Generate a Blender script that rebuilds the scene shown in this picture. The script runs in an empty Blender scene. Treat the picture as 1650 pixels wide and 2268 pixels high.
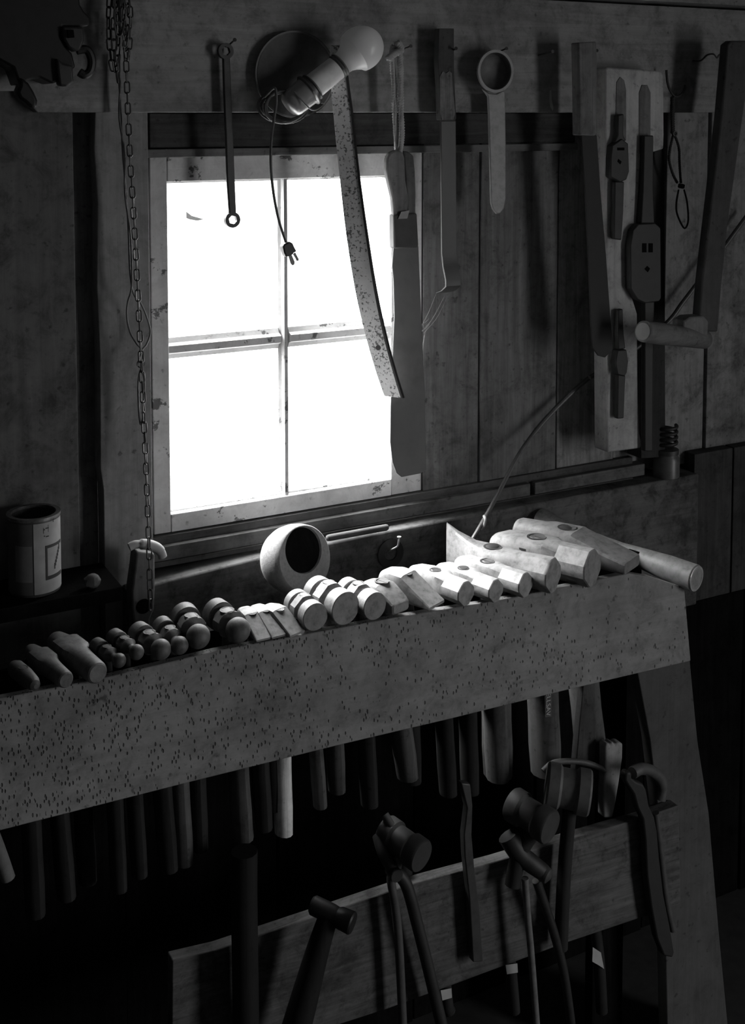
import bpy, math, random
from mathutils import Vector, Matrix, noise
random.seed(7)
PI = math.pi
scene = bpy.context.scene
COL = scene.collection

# ------------------------------------------------------------------ camera
F = 2700.0                      # focal length in pixels of the 1650 x 2268 frame
TILT, YAW = math.radians(4), math.radians(28)
VPP = 250 + F*math.tan(TILT)    # row of the principal point (view camera with shift)
EYE = Vector((0, -1.75, 1.55))
cam_d = bpy.data.cameras.new('camera'); cam = bpy.data.objects.new('camera', cam_d); COL.objects.link(cam)
cam.location = EYE
cam.rotation_euler = (PI/2 - TILT, 0, -YAW)
cam_d.sensor_width = 36; cam_d.lens = F/2268*36; cam_d.shift_y = -(1134 - VPP)/2268
cam_d.clip_start = .05
scene.camera = cam

# ------------------------------------------------------------------ world, light, exposure
SKY = 18.0
w = bpy.data.worlds.new('overcast_sky'); scene.world = w; w.use_nodes = True
nt = w.node_tree; bg = nt.nodes['Background']
tc = nt.nodes.new('ShaderNodeTexCoord'); sp = nt.nodes.new('ShaderNodeSeparateXYZ'); rp = nt.nodes.new('ShaderNodeValToRGB')
nt.links.new(tc.outputs['Generated'], sp.inputs[0])
mr = nt.nodes.new('ShaderNodeMapRange'); mr.inputs[1].default_value = -1; mr.inputs[2].default_value = 1
nt.links.new(sp.outputs[2], mr.inputs[0]); nt.links.new(mr.outputs[0], rp.inputs[0])
rp.color_ramp.elements[0].position = .46; rp.color_ramp.elements[0].color = (.35, .35, .35, 1)   # bright ground
rp.color_ramp.elements[1].position = 1.0; rp.color_ramp.elements[1].color = (1.5, 1.5, 1.5, 1)   # overcast: brighter overhead
e = rp.color_ramp.elements.new(.5); e.color = (.6, .6, .6, 1)
nt.links.new(rp.outputs[0], bg.inputs['Color']); bg.inputs['Strength'].default_value = SKY
sun_d = bpy.data.lights.new('hazy_sun', 'SUN'); sun_d.energy = 62.0; sun_d.angle = math.radians(52)
sun = bpy.data.objects.new('hazy_sun', sun_d); COL.objects.link(sun)
SUN_TRAVEL = Vector((.44, -.72, -.74))          # comes in through the window, high from outside left
sun.rotation_euler = SUN_TRAVEL.to_track_quat('-Z', 'Y').to_euler()
def portal(name, loc, sx, sy, direction):
    d = bpy.data.lights.new(name, 'AREA'); d.shape = 'RECTANGLE'; d.size = sx; d.size_y = sy
    d.cycles.is_portal = True
    o = bpy.data.objects.new(name, d); COL.objects.link(o); o.location = loc
    o.rotation_euler = Vector(direction).to_track_quat('-Z', 'Y').to_euler()
portal('window_portal', (.79, .065, 1.2), .5, .62, (0, -1, 0))
DOOR = (-3.1, -2.20, .10, 1.75)                   # the opening in the right wall, y0 y1 z0 z1
portal('door_portal', (2.72, (DOOR[0]+DOOR[1])/2, (DOOR[2]+DOOR[3])/2), DOOR[1]-DOOR[0]+.02, DOOR[3]-DOOR[2]+.02, (-1, 0, 0))
vs = scene.view_settings
scene.display_settings.display_device = 'sRGB'
vs.view_transform = 'Standard'; vs.look = 'None'; vs.gamma = 1; vs.exposure = 0; vs.use_curve_mapping = False

# ------------------------------------------------------------------ helpers
def ray(u, v):
    h = Vector((math.sin(YAW), math.cos(YAW), 0)); r = Vector((math.cos(YAW), -math.sin(YAW), 0)); z = Vector((0, 0, 1))
    return h*math.cos(TILT) - z*math.sin(TILT) + (u-825)/F*r - (v-VPP)/F*(h*math.sin(TILT) + z*math.cos(TILT))
def at(u, v, y=0.0):            # the point of the plane y = const that the photo shows at u, v
    d = ray(u, v); k = (y - EYE.y)/d.y; return EYE + d*k
def atz(u, v, z):
    d = ray(u, v); k = (z - EYE.z)/d.z; return EYE + d*k
def atr(u, v, off=0.0):         # on the front plane of the rack, which swings out a little to the right
    d = ray(u, v); k = (-.2546 + off - EYE.y)/(d.y + .057*d.x); return EYE + d*k
def rack_y(x, off=0.0): return -.2546 - .057*x + off

def tag(o, label=None, cat=None, group=None, kind=None):
    if label: o['label'] = label
    if cat: o['category'] = cat
    if group: o['group'] = group
    if kind: o['kind'] = kind
    return o
def wpos(o):
    p = Vector(o.location)
    while o.parent: o = o.parent; p += Vector(o.location)
    return p
def empty(name, loc, label=None, cat=None, group=None, kind=None):
    o = bpy.data.objects.new(name, None); COL.objects.link(o); o.location = loc; o.empty_display_size = .02
    return tag(o, label, cat, group, kind)
class MB:
    def __init__(s): s.v = []; s.f = []
    def add(s, vs, fs):
        n = len(s.v); s.v += [Vector(a) for a in vs]; s.f += [tuple(i+n for i in f) for f in fs]; return s
    def box(s, x0, x1, y0, y1, z0, z1):
        return s.add([(x0,y0,z0),(x1,y0,z0),(x1,y1,z0),(x0,y1,z0),(x0,y0,z1),(x1,y0,z1),(x1,y1,z1),(x0,y1,z1)],
                     [(3,2,1,0),(4,5,6,7),(0,1,5,4),(1,2,6,5),(2,3,7,6),(3,0,4,7)])
    def prism(s, pts, off):                     # front polygon pushed back by off
        pts = [Vector(p) for p in pts]; off = Vector(off); n = len(pts)
        nrm = Vector()
        for i in range(n): nrm += pts[i].cross(pts[(i+1) % n])
        if nrm.dot(off) > 0: pts.reverse()
        return s.add(pts + [p+off for p in pts], [tuple(range(n)), tuple(range(2*n-1, n-1, -1))] +
                     [(i, i+n, (i+1) % n+n, (i+1) % n) for i in range(n)])
    def loft(s, rings, caps=True, closed=False):
        m = len(rings[0]); vs = [p for r in rings for p in r]; fs = []
        k = len(rings)
        for i in range(k if closed else k-1):
            for j in range(m):
                a, b = i*m+j, i*m+(j+1) % m; c, d = ((i+1) % k)*m+(j+1) % m, ((i+1) % k)*m+j
                fs.append((a, b, c, d))
        if caps and not closed: fs += [tuple(range(m-1, -1, -1)), tuple(range((k-1)*m, k*m))]
        return s.add(vs, fs)
    def tube(s, pts, r, seg=10, closed=False, oval=None, caps=True):
        pts = [Vector(p) for p in pts]; n = len(pts); rings = []
        rs = r if isinstance(r, (list, tuple)) else [r]*n
        ref = None
        for i, p in enumerate(pts):
            if closed: t = pts[(i+1) % n] - pts[i-1]
            else: t = pts[min(i+1, n-1)] - pts[max(i-1, 0)]
            t.normalize()
            if ref is None: ref = t.orthogonal() if oval is None else (Vector(oval[0]) - t*Vector(oval[0]).dot(t))
            a = (ref - t*ref.dot(t)).normalized(); ref = a; b = t.cross(a)
            k = 1 if oval is None else oval[1]
            rings.append([p + a*(rs[i]*k*math.cos(2*PI*j/seg)) + b*(rs[i]*math.sin(2*PI*j/seg)) for j in range(seg)])
        return s.loft(rings, caps, closed)
    def annulus(s, c, ro, ri, ax, th, seg=32, hexa=0):     # ring, ax = unit normal of its front
        c = Vector(c); ax = Vector(ax).normalized(); a = ax.orthogonal().normalized(); b = ax.cross(a)
        def pr(j):
            t = 2*PI*j/seg
            if not hexa: return ri
            return ri*(1 + .16*abs(math.cos(hexa*t/2)))
        q = [[], [], [], []]
        for j in range(seg):
            t = 2*PI*j/seg; d = a*math.cos(t) + b*math.sin(t)
            q[0].append(c + d*ro); q[1].append(c + d*pr(j)); q[2].append(c + d*pr(j) - ax*th); q[3].append(c + d*ro - ax*th)
        return s.loft([q[0], q[1], q[2], q[3]], closed=True)
    def lathe(s, prof, c, ax, seg=32, caps=True):          # prof: list of (distance along axis, radius)
        c = Vector(c); ax = Vector(ax).normalized(); a = ax.orthogonal().normalized(); b = ax.cross(a)
        return s.loft([[c + ax*t + (a*math.cos(2*PI*j/seg) + b*math.sin(2*PI*j/seg))*max(r, 1e-5) for j in range(seg)] for t, r in prof], caps)
    def build(s, name, mat, parent=None, bevel=0, sub=0, label=None, smooth=35, kind=None, rough=0):
        me = bpy.data.meshes.new(name)
        if parent is None and s.v:
            o0 = sum(s.v, Vector())/len(s.v)
        else: o0 = wpos(parent) if parent else Vector()
        me.from_pydata([tuple(p - o0) for p in s.v], [], s.f); me.validate()
        o = bpy.data.objects.new(name, me); COL.objects.link(o)
        if parent: o.parent = parent
        else: o.location = o0
        me.materials.append(mat)
        import bmesh
        bm = bmesh.new(); bm.from_mesh(me); bmesh.ops.recalc_face_normals(bm, faces=bm.faces)
        if rough:
            bmesh.ops.subdivide_edges(bm, edges=[e for e in bm.edges if e.calc_length() > .05], cuts=6, use_grid_fill=True)
            for vv in bm.verts:
                q = vv.co + o0
                vv.co += Vector((noise.noise(q*23), noise.noise(q*23+Vector((9,9,9)))*.5, noise.noise(q*23+Vector((5,1,3)))))*rough
        bm.to_mesh(me); bm.free()
        me.shade_smooth(); me.set_sharp_from_angle(angle=math.radians(smooth))
        if bevel:
            b = o.modifiers.new('bevel', 'BEVEL'); b.width = bevel; b.segments = 2; b.limit_method = 'ANGLE'; b.angle_limit = math.radians(40)
        if label: o['label'] = label
        if kind: o['kind'] = kind
        return o
def pp(pts, y): return [at(u, v, y) for u, v in pts]
def flat(pts, y, th): return MB().prism(pp(pts, y), (0, th, 0))       # a flat-fronted piece th thick at its own depth
def struct(name, mb, mat, **k): return mb.build(name, mat, None, kind='structure', **k)

# ------------------------------------------------------------------ materials
def nodes(name):
    m = bpy.data.materials.new(name); m.use_nodes = True; t = m.node_tree
    return m, t, t.nodes['Principled BSDF']
def N(t, kind, **k):
    n = t.nodes.new('ShaderNode'+kind)
    for a, b in k.items():
        if a[0] == 'i' and a[1:].isdigit(): n.inputs[int(a[1:])].default_value = b
        else: setattr(n, a, b)
    return n
def coords(t, scale):
    tc = N(t, 'TexCoord'); oi = N(t, 'ObjectInfo'); ml = N(t, 'Math', operation='MULTIPLY', i1=37.0)
    t.links.new(oi.outputs['Random'], ml.inputs[0])
    ad = N(t, 'VectorMath', operation='ADD'); t.links.new(tc.outputs['Object'], ad.inputs[0]); t.links.new(ml.outputs[0], ad.inputs[1])
    mp = N(t, 'Mapping'); t.links.new(ad.outputs[0], mp.inputs[0]); mp.inputs['Scale'].default_value = scale
    return ad, mp
def mixmul(t, a, b):
    m = N(t, 'Mix', data_type='RGBA', blend_type='MULTIPLY'); m.inputs[0].default_value = 1
    t.links.new(a, m.inputs[6]); t.links.new(b, m.inputs[7]); return m.outputs[2]
def ramp(t, src, stops):
    r = N(t, 'ValToRGB'); t.links.new(src, r.inputs[0])
    while len(r.color_ramp.elements) < len(stops): r.color_ramp.elements.new(.5)
    for e, (p, c) in zip(r.color_ramp.elements, stops): e.position = p; e.color = (c, c, c, 1)
    return r.outputs[0]
_w = {}
def wood(c, axis='z', k=.25, stain=.5, rough=.75, knots=False, pits=False, grain=1.0, peel=False):
    key = (c, axis, k, stain, knots, pits, grain, peel)
    if key in _w: return _w[key]
    m, t, b = nodes('wood_%d' % len(_w)); _w[key] = m
    s = {'x': (3, 60, 60), 'y': (60, 3, 60), 'z': (60, 60, 3)}[axis]
    ad, mp = coords(t, tuple(q*grain for q in s))
    n1 = N(t, 'TexNoise'); n1.inputs['Scale'].default_value = 1.6; n1.inputs['Detail'].default_value = 8; n1.inputs['Roughness'].default_value = .65
    n1.inputs['Distortion'].default_value = .6
    t.links.new(mp.outputs[0], n1.inputs['Vector'])
    c1 = ramp(t, n1.outputs[0], [(.3, c*(1-k)), (.5, c), (.72, c*(1+k))])
    n2 = N(t, 'TexNoise'); n2.inputs['Scale'].default_value = 7; n2.inputs['Detail'].default_value = 6; n2.inputs['Roughness'].default_value = .7
    t.links.new(ad.outputs[0], n2.inputs['Vector'])
    c2 = ramp(t, n2.outputs[0], [(.28, 1-stain), (.5, .9), (.75, 1.1)])
    col = mixmul(t, c1, c2)
    n3 = N(t, 'TexNoise'); n3.inputs['Scale'].default_value = 90; n3.inputs['Detail'].default_value = 3
    t.links.new(ad.outputs[0], n3.inputs['Vector'])
    col = mixmul(t, col, ramp(t, n3.outputs[0], [(.25, .45), (.36, 1), (1, 1)]))
    n4 = N(t, 'TexNoise'); n4.inputs['Scale'].default_value = 24; n4.inputs['Detail'].default_value = 10; n4.inputs['Roughness'].default_value = .75; n4.inputs['Distortion'].default_value = .4
    t.links.new(ad.outputs[0], n4.inputs['Vector'])
    col = mixmul(t, col, ramp(t, n4.outputs[0], [(.34, 1-stain*.85), (.50, .97), (.68, 1.12)]))
    hsrc = n1.outputs[0]; dist = .25
    if knots:
        vo = N(t, 'TexVoronoi'); vo.inputs['Scale'].default_value = 4.5; t.links.new(ad.outputs[0], vo.inputs['Vector'])
        col = mixmul(t, col, ramp(t, vo.outputs['Distance'], [(.06, .25), (.16, 1), (1, 1)]))
    if peel:
        n5 = N(t, 'TexNoise'); n5.inputs['Scale'].default_value = 26; n5.inputs['Detail'].default_value = 5; n5.inputs['Roughness'].default_value = .7
        t.links.new(ad.outputs[0], n5.inputs['Vector'])
        col = mixmul(t, col, ramp(t, n5.outputs[0], [(.37, .25), (.40, 1), (1, 1)]))
    bp = N(t, 'Bump'); bp.inputs['Strength'].default_value = dist; bp.inputs['Distance'].default_value = .002
    t.links.new(hsrc, bp.inputs['Height'])
    if pits:                                      # small dents, denser towards the worn left end of the board
        tcw = N(t, 'NewGeometry'); sx = N(t, 'SeparateXYZ'); t.links.new(tcw.outputs['Position'], sx.inputs[0])
        mp2 = N(t, 'Mapping'); mp2.inputs['Scale'].default_value = (1, 1, .5); mp2.inputs['Rotation'].default_value = (0, .7, 0)
        t.links.new(ad.outputs[0], mp2.inputs[0])
        v2 = N(t, 'TexVoronoi'); v2.inputs['Scale'].default_value = 270; v2.inputs['Randomness'].default_value = 1
        t.links.new(mp2.outputs[0], v2.inputs['Vector'])
        dn = N(t, 'TexNoise'); dn.inputs['Scale'].default_value = 6; dn.inputs['Detail'].default_value = 3; t.links.new(ad.outputs[0], dn.inputs['Vector'])
        mrx = N(t, 'MapRange'); mrx.inputs[1].default_value = .2; mrx.inputs[2].default_value = 1.25; mrx.inputs[3].default_value = .30; mrx.inputs[4].default_value = -.14
        t.links.new(sx.outputs[0], mrx.inputs[0])
        a1 = N(t, 'Math', operation='MULTIPLY', i1=.42); t.links.new(dn.outputs[0], a1.inputs[0])
        a2 = N(t, 'Math', operation='ADD'); t.links.new(a1.outputs[0], a2.inputs[0]); t.links.new(mrx.outputs[0], a2.inputs[1])
        wn = N(t, 'SeparateColor'); t.links.new(v2.outputs['Color'], wn.inputs[0])
        th = N(t, 'Math', operation='SUBTRACT'); t.links.new(a2.outputs[0], th.inputs[0]); t.links.new(wn.outputs[0], th.inputs[1])   # cell kept when > 0
        on = N(t, 'Math', operation='GREATER_THAN', i1=0.0); t.links.new(th.outputs[0], on.inputs[0])
        near = N(t, 'MapRange'); near.inputs[1].default_value = .22; near.inputs[2].default_value = .42; near.inputs[3].default_value = 1; near.inputs[4].default_value = 0
        t.links.new(v2.outputs['Distance'], near.inputs[0])
        pit = N(t, 'Math', operation='MULTIPLY'); t.links.new(on.outputs[0], pit.inputs[0]); t.links.new(near.outputs[0], pit.inputs[1])
        inv = N(t, 'Math', operation='MULTIPLY_ADD', i1=-.6, i2=1.0); t.links.new(pit.outputs[0], inv.inputs[0])
        col = mixmul(t, col, inv.outputs[0])
        b2 = N(t, 'Bump', invert=True); b2.inputs['Strength'].default_value = .8; b2.inputs['Distance'].default_value = .002
        t.links.new(pit.outputs[0], b2.inputs['Height']); t.links.new(bp.outputs[0], b2.inputs['Normal']); bp = b2
    t.links.new(bp.outputs[0], b.inputs['Normal'])
    t.links.new(col, b.inputs['Base Color']); b.inputs['Roughness'].default_value = rough; b.inputs['Specular IOR Level'].default_value = .25
    return m
_m = {}
def steel(c, rough=.5, metal=.3, mottle=.35, speck=0, scale=60, bump=.15):
    key = (c, rough, metal, mottle, speck, scale)
    if key in _m: return _m[key]
    m, t, b = nodes('steel_%d' % len(_m)); _m[key] = m
    ad, mp = coords(t, (1, 1, 1))
    n1 = N(t, 'TexNoise'); n1.inputs['Scale'].default_value = scale; n1.inputs['Detail'].default_value = 7; n1.inputs['Roughness'].default_value = .65
    t.links.new(ad.outputs[0], n1.inputs['Vector'])
    col = ramp(t, n1.outputs[0], [(.3, c*(1-mottle)), (.5, c), (.75, c*(1+mottle*.6))])
    if speck:
        n2 = N(t, 'TexNoise'); n2.inputs['Scale'].default_value = 260; n2.inputs['Detail'].default_value = 4
        n3 = N(t, 'TexNoise'); n3.inputs['Scale'].default_value = 14; n3.inputs['Detail'].default_value = 2
        t.links.new(ad.outputs[0], n2.inputs['Vector']); t.links.new(ad.outputs[0], n3.inputs['Vector'])
        ml = N(t, 'Math', operation='MULTIPLY_ADD', i1=.35, i2=.0); t.links.new(n3.outputs[0], ml.inputs[0])
        ad2 = N(t, 'Math', operation='SUBTRACT'); t.links.new(n2.outputs[0], ad2.inputs[0]); t.links.new(ml.outputs[0], ad2.inputs[1])
        col = mixmul(t, col, ramp(t, ad2.outputs[0], [(speck-.02, .22), (speck+.05, 1), (1, 1)]))
    bp = N(t, 'Bump'); bp.inputs['Strength'].default_value = bump; bp.inputs['Distance'].default_value = .001
    t.links.new(n1.outputs[0], bp.inputs['Height']); t.links.new(bp.outputs[0], b.inputs['Normal'])
    t.links.new(col, b.inputs['Base Color']); b.inputs['Roughness'].default_value = rough; b.inputs['Metallic'].default_value = metal
    return m
def plain(name, c, rough=.6, spec=.4, **k):
    m, t, b = nodes(name); b.inputs['Base Color'].default_value = (c, c, c, 1); b.inputs['Roughness'].default_value = rough
    b.inputs['Specular IOR Level'].default_value = spec
    ad, mp = coords(t, (1, 1, 1)); n = N(t, 'TexNoise'); n.inputs['Scale'].default_value = 45; n.inputs['Detail'].default_value = 4
    t.links.new(ad.outputs[0], n.inputs['Vector']); t.links.new(ramp(t, n.outputs[0], [(.3, c*.8), (.7, c*1.1)]), b.inputs['Base Color'])
    return m
M_sash = wood(.60, 'z', .06, .25, grain=.5, peel=True)
M_sashx = wood(.78, 'x', .06, .25, grain=.5, peel=True)
M_plank = wood(.15, 'z', .35, .55)
M_plank_dark = wood(.27, 'z', .4, .6)
M_plank_right = wood(.26, 'z', .2, .65)
M_beam = wood(.29, 'x', .2, .5, knots=True)
M_header = wood(.05, 'x', .5, .6)
M_batten = wood(.16, 'x', .3, .4)
M_sill = wood(.085, 'x', .3, .5)
M_sill2 = wood(.13, 'x', .3, .5)
M_low = wood(.12, 'x', .3, .85, knots=True)
M_casing = wood(.26, 'z', .15, .35)
M_leftwall = wood(.12, 'z', .25, .6, grain=.5)
M_recess = wood(.17, 'z', .3, .5)
M_soot = wood(.006, 'z', .4, .5)  # near-black wood: shade under the rack and in holes put into the colour
M_shadex = wood(.006, 'x', .4, .5)
M_bounce = wood(.30, 'z', .15, .3)  # unseen walls, given a pale tone to bounce more fill light
for m_ in (M_soot, M_shadex): m_.node_tree.nodes['Principled BSDF'].inputs['Specular IOR Level'].default_value = .02
M_board = wood(.245, 'x', .14, .45, pits=True, grain=.6)
M_board2 = wood(.085, 'x', .45, .75, grain=1.4)  # base tone darkened to carry the weak light low on the rack
M_boardend = wood(.2, 'y', .3, .3)
M_darkiron = steel(.02, .6, .1)
M_iron = steel(.05, .5, .3)
M_chain = steel(.075, .5, .4)

# ------------------------------------------------------------------ room shell
X0, X1, YB, ZC = -2.6, 2.7, -5.0, 2.6
struct('floor', MB().box(X0-.1, X1+.1, YB-.1, .2, -.1, 0), plain('packed_earth_floor', .04, .9, .1))
struct('ceiling', MB().box(X0-.1, X1+.1, YB-.1, .2, ZC, ZC+.1), wood(.25, 'y', .3, .5))
struct('wall_left', MB().box(X0-.1, X0, YB-.1, .2, 0, ZC), M_bounce)
struct('wall_front', MB().box(X0, X1, YB-.1, YB, 0, ZC), M_bounce)
wr = MB(); y0, y1, z0, z1 = DOOR
wr.box(X1, X1+.1, YB-.1, y0, 0, ZC).box(X1, X1+.1, y1, .2, 0, ZC).box(X1, X1+.1, y0, y1, 0, z0).box(X1, X1+.1, y0, y1, z1, ZC)
struct('wall_right', wr, M_bounce)
# back wall: sheathing with the window hole, then every board on it as a piece of its own
wb = MB(); a, b_, c, d = .57, 1.0, .925, 1.46
wb.box(X0, a, .04, .07, 0, ZC).box(b_, X1, .04, .07, 0, ZC).box(a, b_, .04, .07, 0, c).box(a, b_, .04, .07, d, ZC)
wall = struct('wall_back', wb, M_recess)
def board(mb, mat, name='plank', bevel=.0012, **k): return mb.build(name, mat, wall, bevel=bevel, **k)
for x0, x1, yy, mt in [(1.027, 1.1375, 0, M_plank), (1.1405, 1.302, -.002, M_plank), (1.306, 1.435, 0, M_plank_dark), (1.438, 1.545, .004, M_plank_dark),
                       (1.548, 1.648, -.006, M_plank_right), (1.653, 1.80, -.01, M_plank_right), (1.804, 2.05, -.008, M_plank_right), (2.054, 2.36, -.01, M_plank_right), (2.364, X1, -.006, M_plank_right)]:
    board(MB().box(x0, x1, yy, .04, .88, 1.56), mt)
# left of the window: rough panel, dark recess, pale casing post
board(MB().box(-.9, -.1, -.02, .04, .3, ZC), M_leftwall, 'panel_board')
board(MB().box(-.095, .438, -.02, .04, .3, ZC), M_leftwall, 'panel_board', label='rough mottled wall panel behind the paint can')
board(MB().box(.44, .474, .01, .04, .3, 1.56), M_recess)
board(MB().prism([(.474,-.02,.70),(.474,-.02,1.0),(.470,-.02,1.03),(.472,-.02,1.2),(.469,-.02,1.3),(.472,-.02,1.42),(.468,-.02,1.50),(.471,-.02,1.56),(.548,-.02,1.56),(.548,-.02,.70)], (0, .055, 0)), M_casing, 'casing_board', label='pale casing board left of the window')
# header beam, dark board under it, batten, fascia above
board(MB().prism([(.370,-.04,1.565),(.385,-.04,1.5505),(1.9,-.04,1.5505),(X1,-.04,1.5505),(X1,-.04,1.742),(.36,-.04,1.742),(.362,-.04,1.60)], (0, .06, 0)), M_beam, 'header_beam', label='long pale beam studded with nails')
board(MB().box(-.9, .359, -.03, .02, 1.58, 1.742), M_beam, 'header_beam')
board(MB().box(-.9, X1, -.075, .02, 1.746, 1.83), M_beam, 'fascia_board')
board(MB().box(-.9, X1, -.065, .02, 1.834, 2.1), M_beam, 'fascia_board')
board(MB().box(.555, 1.335, -.006, .04, 1.498, 1.5495), M_header, 'header_board', label='dark sooty board under the beam')
board(MB().box(.548, 1.335, -.014, .04, 1.484, 1.4965), M_batten, 'batten')
# strips under the window
board(MB().box(.55, 1.475, -.008, .04, .893, .9110), M_sill, 'sill_strip')
board(MB().box(.548, 1.235, -.020, .04, .877, .8985), M_sill2, 'sill_strip')
board(MB().box(1.245, 1.494, -.020, .04, .877, .8985), M_sill2, 'sill_strip')
board(MB().box(.55, 1.47, -.016, .04, .866, .8750), M_sill, 'sill_strip')
lb = [(.50,-.05,.852),(.60,-.05,.860),(.70,-.05,.866),(.9,-.05,.871),(1.3,-.05,.873),(1.60,-.05,.872),(1.60,-.05,.62),(.50,-.05,.62)]
board(MB().prism(lb, (0, .09, 0)), M_low, 'lower_wall_board', bevel=.003)
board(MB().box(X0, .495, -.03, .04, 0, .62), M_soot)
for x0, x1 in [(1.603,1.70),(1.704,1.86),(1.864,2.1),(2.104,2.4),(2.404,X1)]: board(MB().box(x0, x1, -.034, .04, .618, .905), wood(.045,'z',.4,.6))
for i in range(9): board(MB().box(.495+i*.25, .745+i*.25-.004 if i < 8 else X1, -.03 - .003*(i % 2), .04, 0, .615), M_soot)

# ------------------------------------------------------------------ window
win = empty('window_1', (.79, 0, .912), kind='structure')
fr_ = MB()
fr_.box(.556, .583, 0, .035, .912, 1.49); fr_.build('stile', M_sash, win, bevel=.0015)
MB().box(.966, 1.024, 0, .035, .912, 1.49).build('stile', M_sash, win, bevel=.0015)
MB().box(.583, .966, -.001, .035, 1.447, 1.485).build('top_rail', M_sashx, win, bevel=.0015)
MB().box(.583, .966, -.001, .035, .912, .940).build('bottom_rail', M_sashx, win, bevel=.0015)
def mun(p0, p1, ax):
    prof = [(-.0028, .002), (.0028, .002), (.0045, .010), (.0085, .014), (.0085, .034), (-.0085, .034), (-.0085, .014), (-.0045, .010)]
    if ax == 'z': r = [[Vector((p0[0]+a, y, z)) for a, y in prof] for z in (p0[1], p1[1])]
    else: r = [[Vector((x, y, p0[1]+a*1.9)) for a, y in prof] for x in (p0[0], p1[0])]
    return MB().loft(r)
mun((.7765, .94), (.7765, 1.447), 'z').build('vertical_muntin', M_sash, win, smooth=20)
mun((.583, 1.193), (.768, 1.193), 'x').build('horizontal_muntin', M_sashx, win, smooth=20)
mun((.785, 1.193), (.966, 1.193), 'x').build('horizontal_muntin', M_sashx, win, smooth=20)
for nm, (x0, x1, z0, z1) in {'a': (.583, .966, 1.444, 1.4475), 'b': (.583, .966, .9395, .943)}.items():
    MB().box(x0, x1, .012, .034, z0, z1).build('glazing_bead', M_sashx, win)
g, t, b = nodes('window_glass')
for n in list(t.nodes): t.nodes.remove(n)
out = N(t, 'OutputMaterial'); tr = N(t, 'BsdfTransparent'); gl = N(t, 'BsdfGlossy'); gl.inputs['Roughness'].default_value = .02; mx = N(t, 'MixShader')
mx.inputs[0].default_value = .06; t.links.new(tr.outputs[0], mx.inputs[1]); t.links.new(gl.outputs[0], mx.inputs[2])
tcd = N(t, 'TexCoord'); nz = N(t, 'TexNoise'); nz.inputs['Scale'].default_value = 30; nz.inputs['Detail'].default_value = 6; t.links.new(tcd.outputs['Object'], nz.inputs['Vector'])
t.links.new(ramp(t, nz.outputs[0], [(.2, .55), (.27, .97), (1, .97)]), tr.inputs[0]); t.links.new(mx.outputs[0], out.inputs[0])
for x0, x1, z0, z1 in [(.583, .769, .941, 1.186), (.784, .966, .941, 1.186), (.583, .769, 1.2, 1.446), (.784, .966, 1.2, 1.446)]:
    MB().box(x0-.004, x1+.004, .022, .024, z0-.004, z1+.004).build('pane', g, win)
M_scrap, ts_, bs_ = nodes('thin_paper'); bs_.inputs['Base Color'].default_value = (.8,.8,.8,1)
tp_ = N(ts_, 'BsdfTranslucent'); tp_.inputs[0].default_value = (.2,.2,.2,1); ms_ = N(ts_, 'MixShader'); ms_.inputs[0].default_value = .5
ts_.links.new(bs_.outputs[0], ms_.inputs[1]); ts_.links.new(tp_.outputs[0], ms_.inputs[2]); ts_.links.new(ms_.outputs[0], ts_.nodes['Material Output'].inputs[0])
MB().prism(pp([(412,468),(425,478),(440,482),(452,486),(436,489),(420,486),(413,483)], .0205), (0, .0012, 0)).build('paper_scrap', M_scrap, win, label='small torn scrap stuck on the upper left pane')

# ------------------------------------------------------------------ hammer rack
rack = empty('hammer_rack', (.75, -.25, 0), 'long low wooden rack of two boards below the window, holding all the hammers', 'rack')
top = [(-420,1640),(0,1548),(240,1500),(480,1442),(700,1401),(900,1364),(1100,1331),(1250,1300),(1340,1281),(1395,1270),(1440,1278),(1516,1302),(1530,1464)]
bot = [(1250,1530),(1000,1592),(750,1651),(400,1738),(0,1840),(-420,1935)]
fb = MB(); fb.prism([atr(u, v) for u, v in top+bot], (0, .013, 0)); fb.build('front_board', M_board, rack, bevel=.0015, label='wide pale front board, pitted at its left')
def rackbox(x0, x1, o0, o1, z0, z1):
    return MB().add([(x0,rack_y(x0,o0),z0),(x1,rack_y(x1,o0),z0),(x1,rack_y(x1,o1),z0),(x0,rack_y(x0,o1),z0),(x0,rack_y(x0,o0),z1),(x1,rack_y(x1,o0),z1),(x1,rack_y(x1,o1),z1),(x0,rack_y(x0,o1),z1)],
                    [(3,2,1,0),(4,5,6,7),(0,1,5,4),(1,2,6,5),(2,3,7,6),(3,0,4,7)])
rackbox(-.15, 1.29, .075, .095, .70, .842).build('rear_board', M_shadex, rack, bevel=.001)
low = [(382,2127),(480,2104),(700,2030),(900,1962),(1100,1908),(1265,1858),(1425,1811),(1503,1784),(1508,2003),(1250,2090),(1000,2183),(850,2238),(560,2330),(380,2385)]
MB().prism([atr(u, v, .002) for u, v in low], (0, .02, 0)).build('lower_board', M_board2, rack, bevel=.0015, rough=.0, label='rough weathered lower board')
leg = MB().prism([atr(u, v, .024) for u, v in [(1405,1452),(1526,1440),(1545,1640),(1570,1800),(1592,2060),(1612,2268),(1640,2620),(1500,2640),(1478,2268),(1470,1900),(1440,1640)]], (0, .022, 0))
leg.build('leg_board', wood(.07, 'z', .15, .3), rack, bevel=.0015, label='broad splayed leg board at the right end')
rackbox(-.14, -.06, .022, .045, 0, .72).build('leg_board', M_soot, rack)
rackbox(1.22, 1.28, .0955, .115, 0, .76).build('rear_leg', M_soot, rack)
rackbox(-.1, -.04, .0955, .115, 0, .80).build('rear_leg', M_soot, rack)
rackbox(-.12, 1.33, .0455, .074, .70, .72).build('slot_rail', M_soot, rack)

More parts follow.
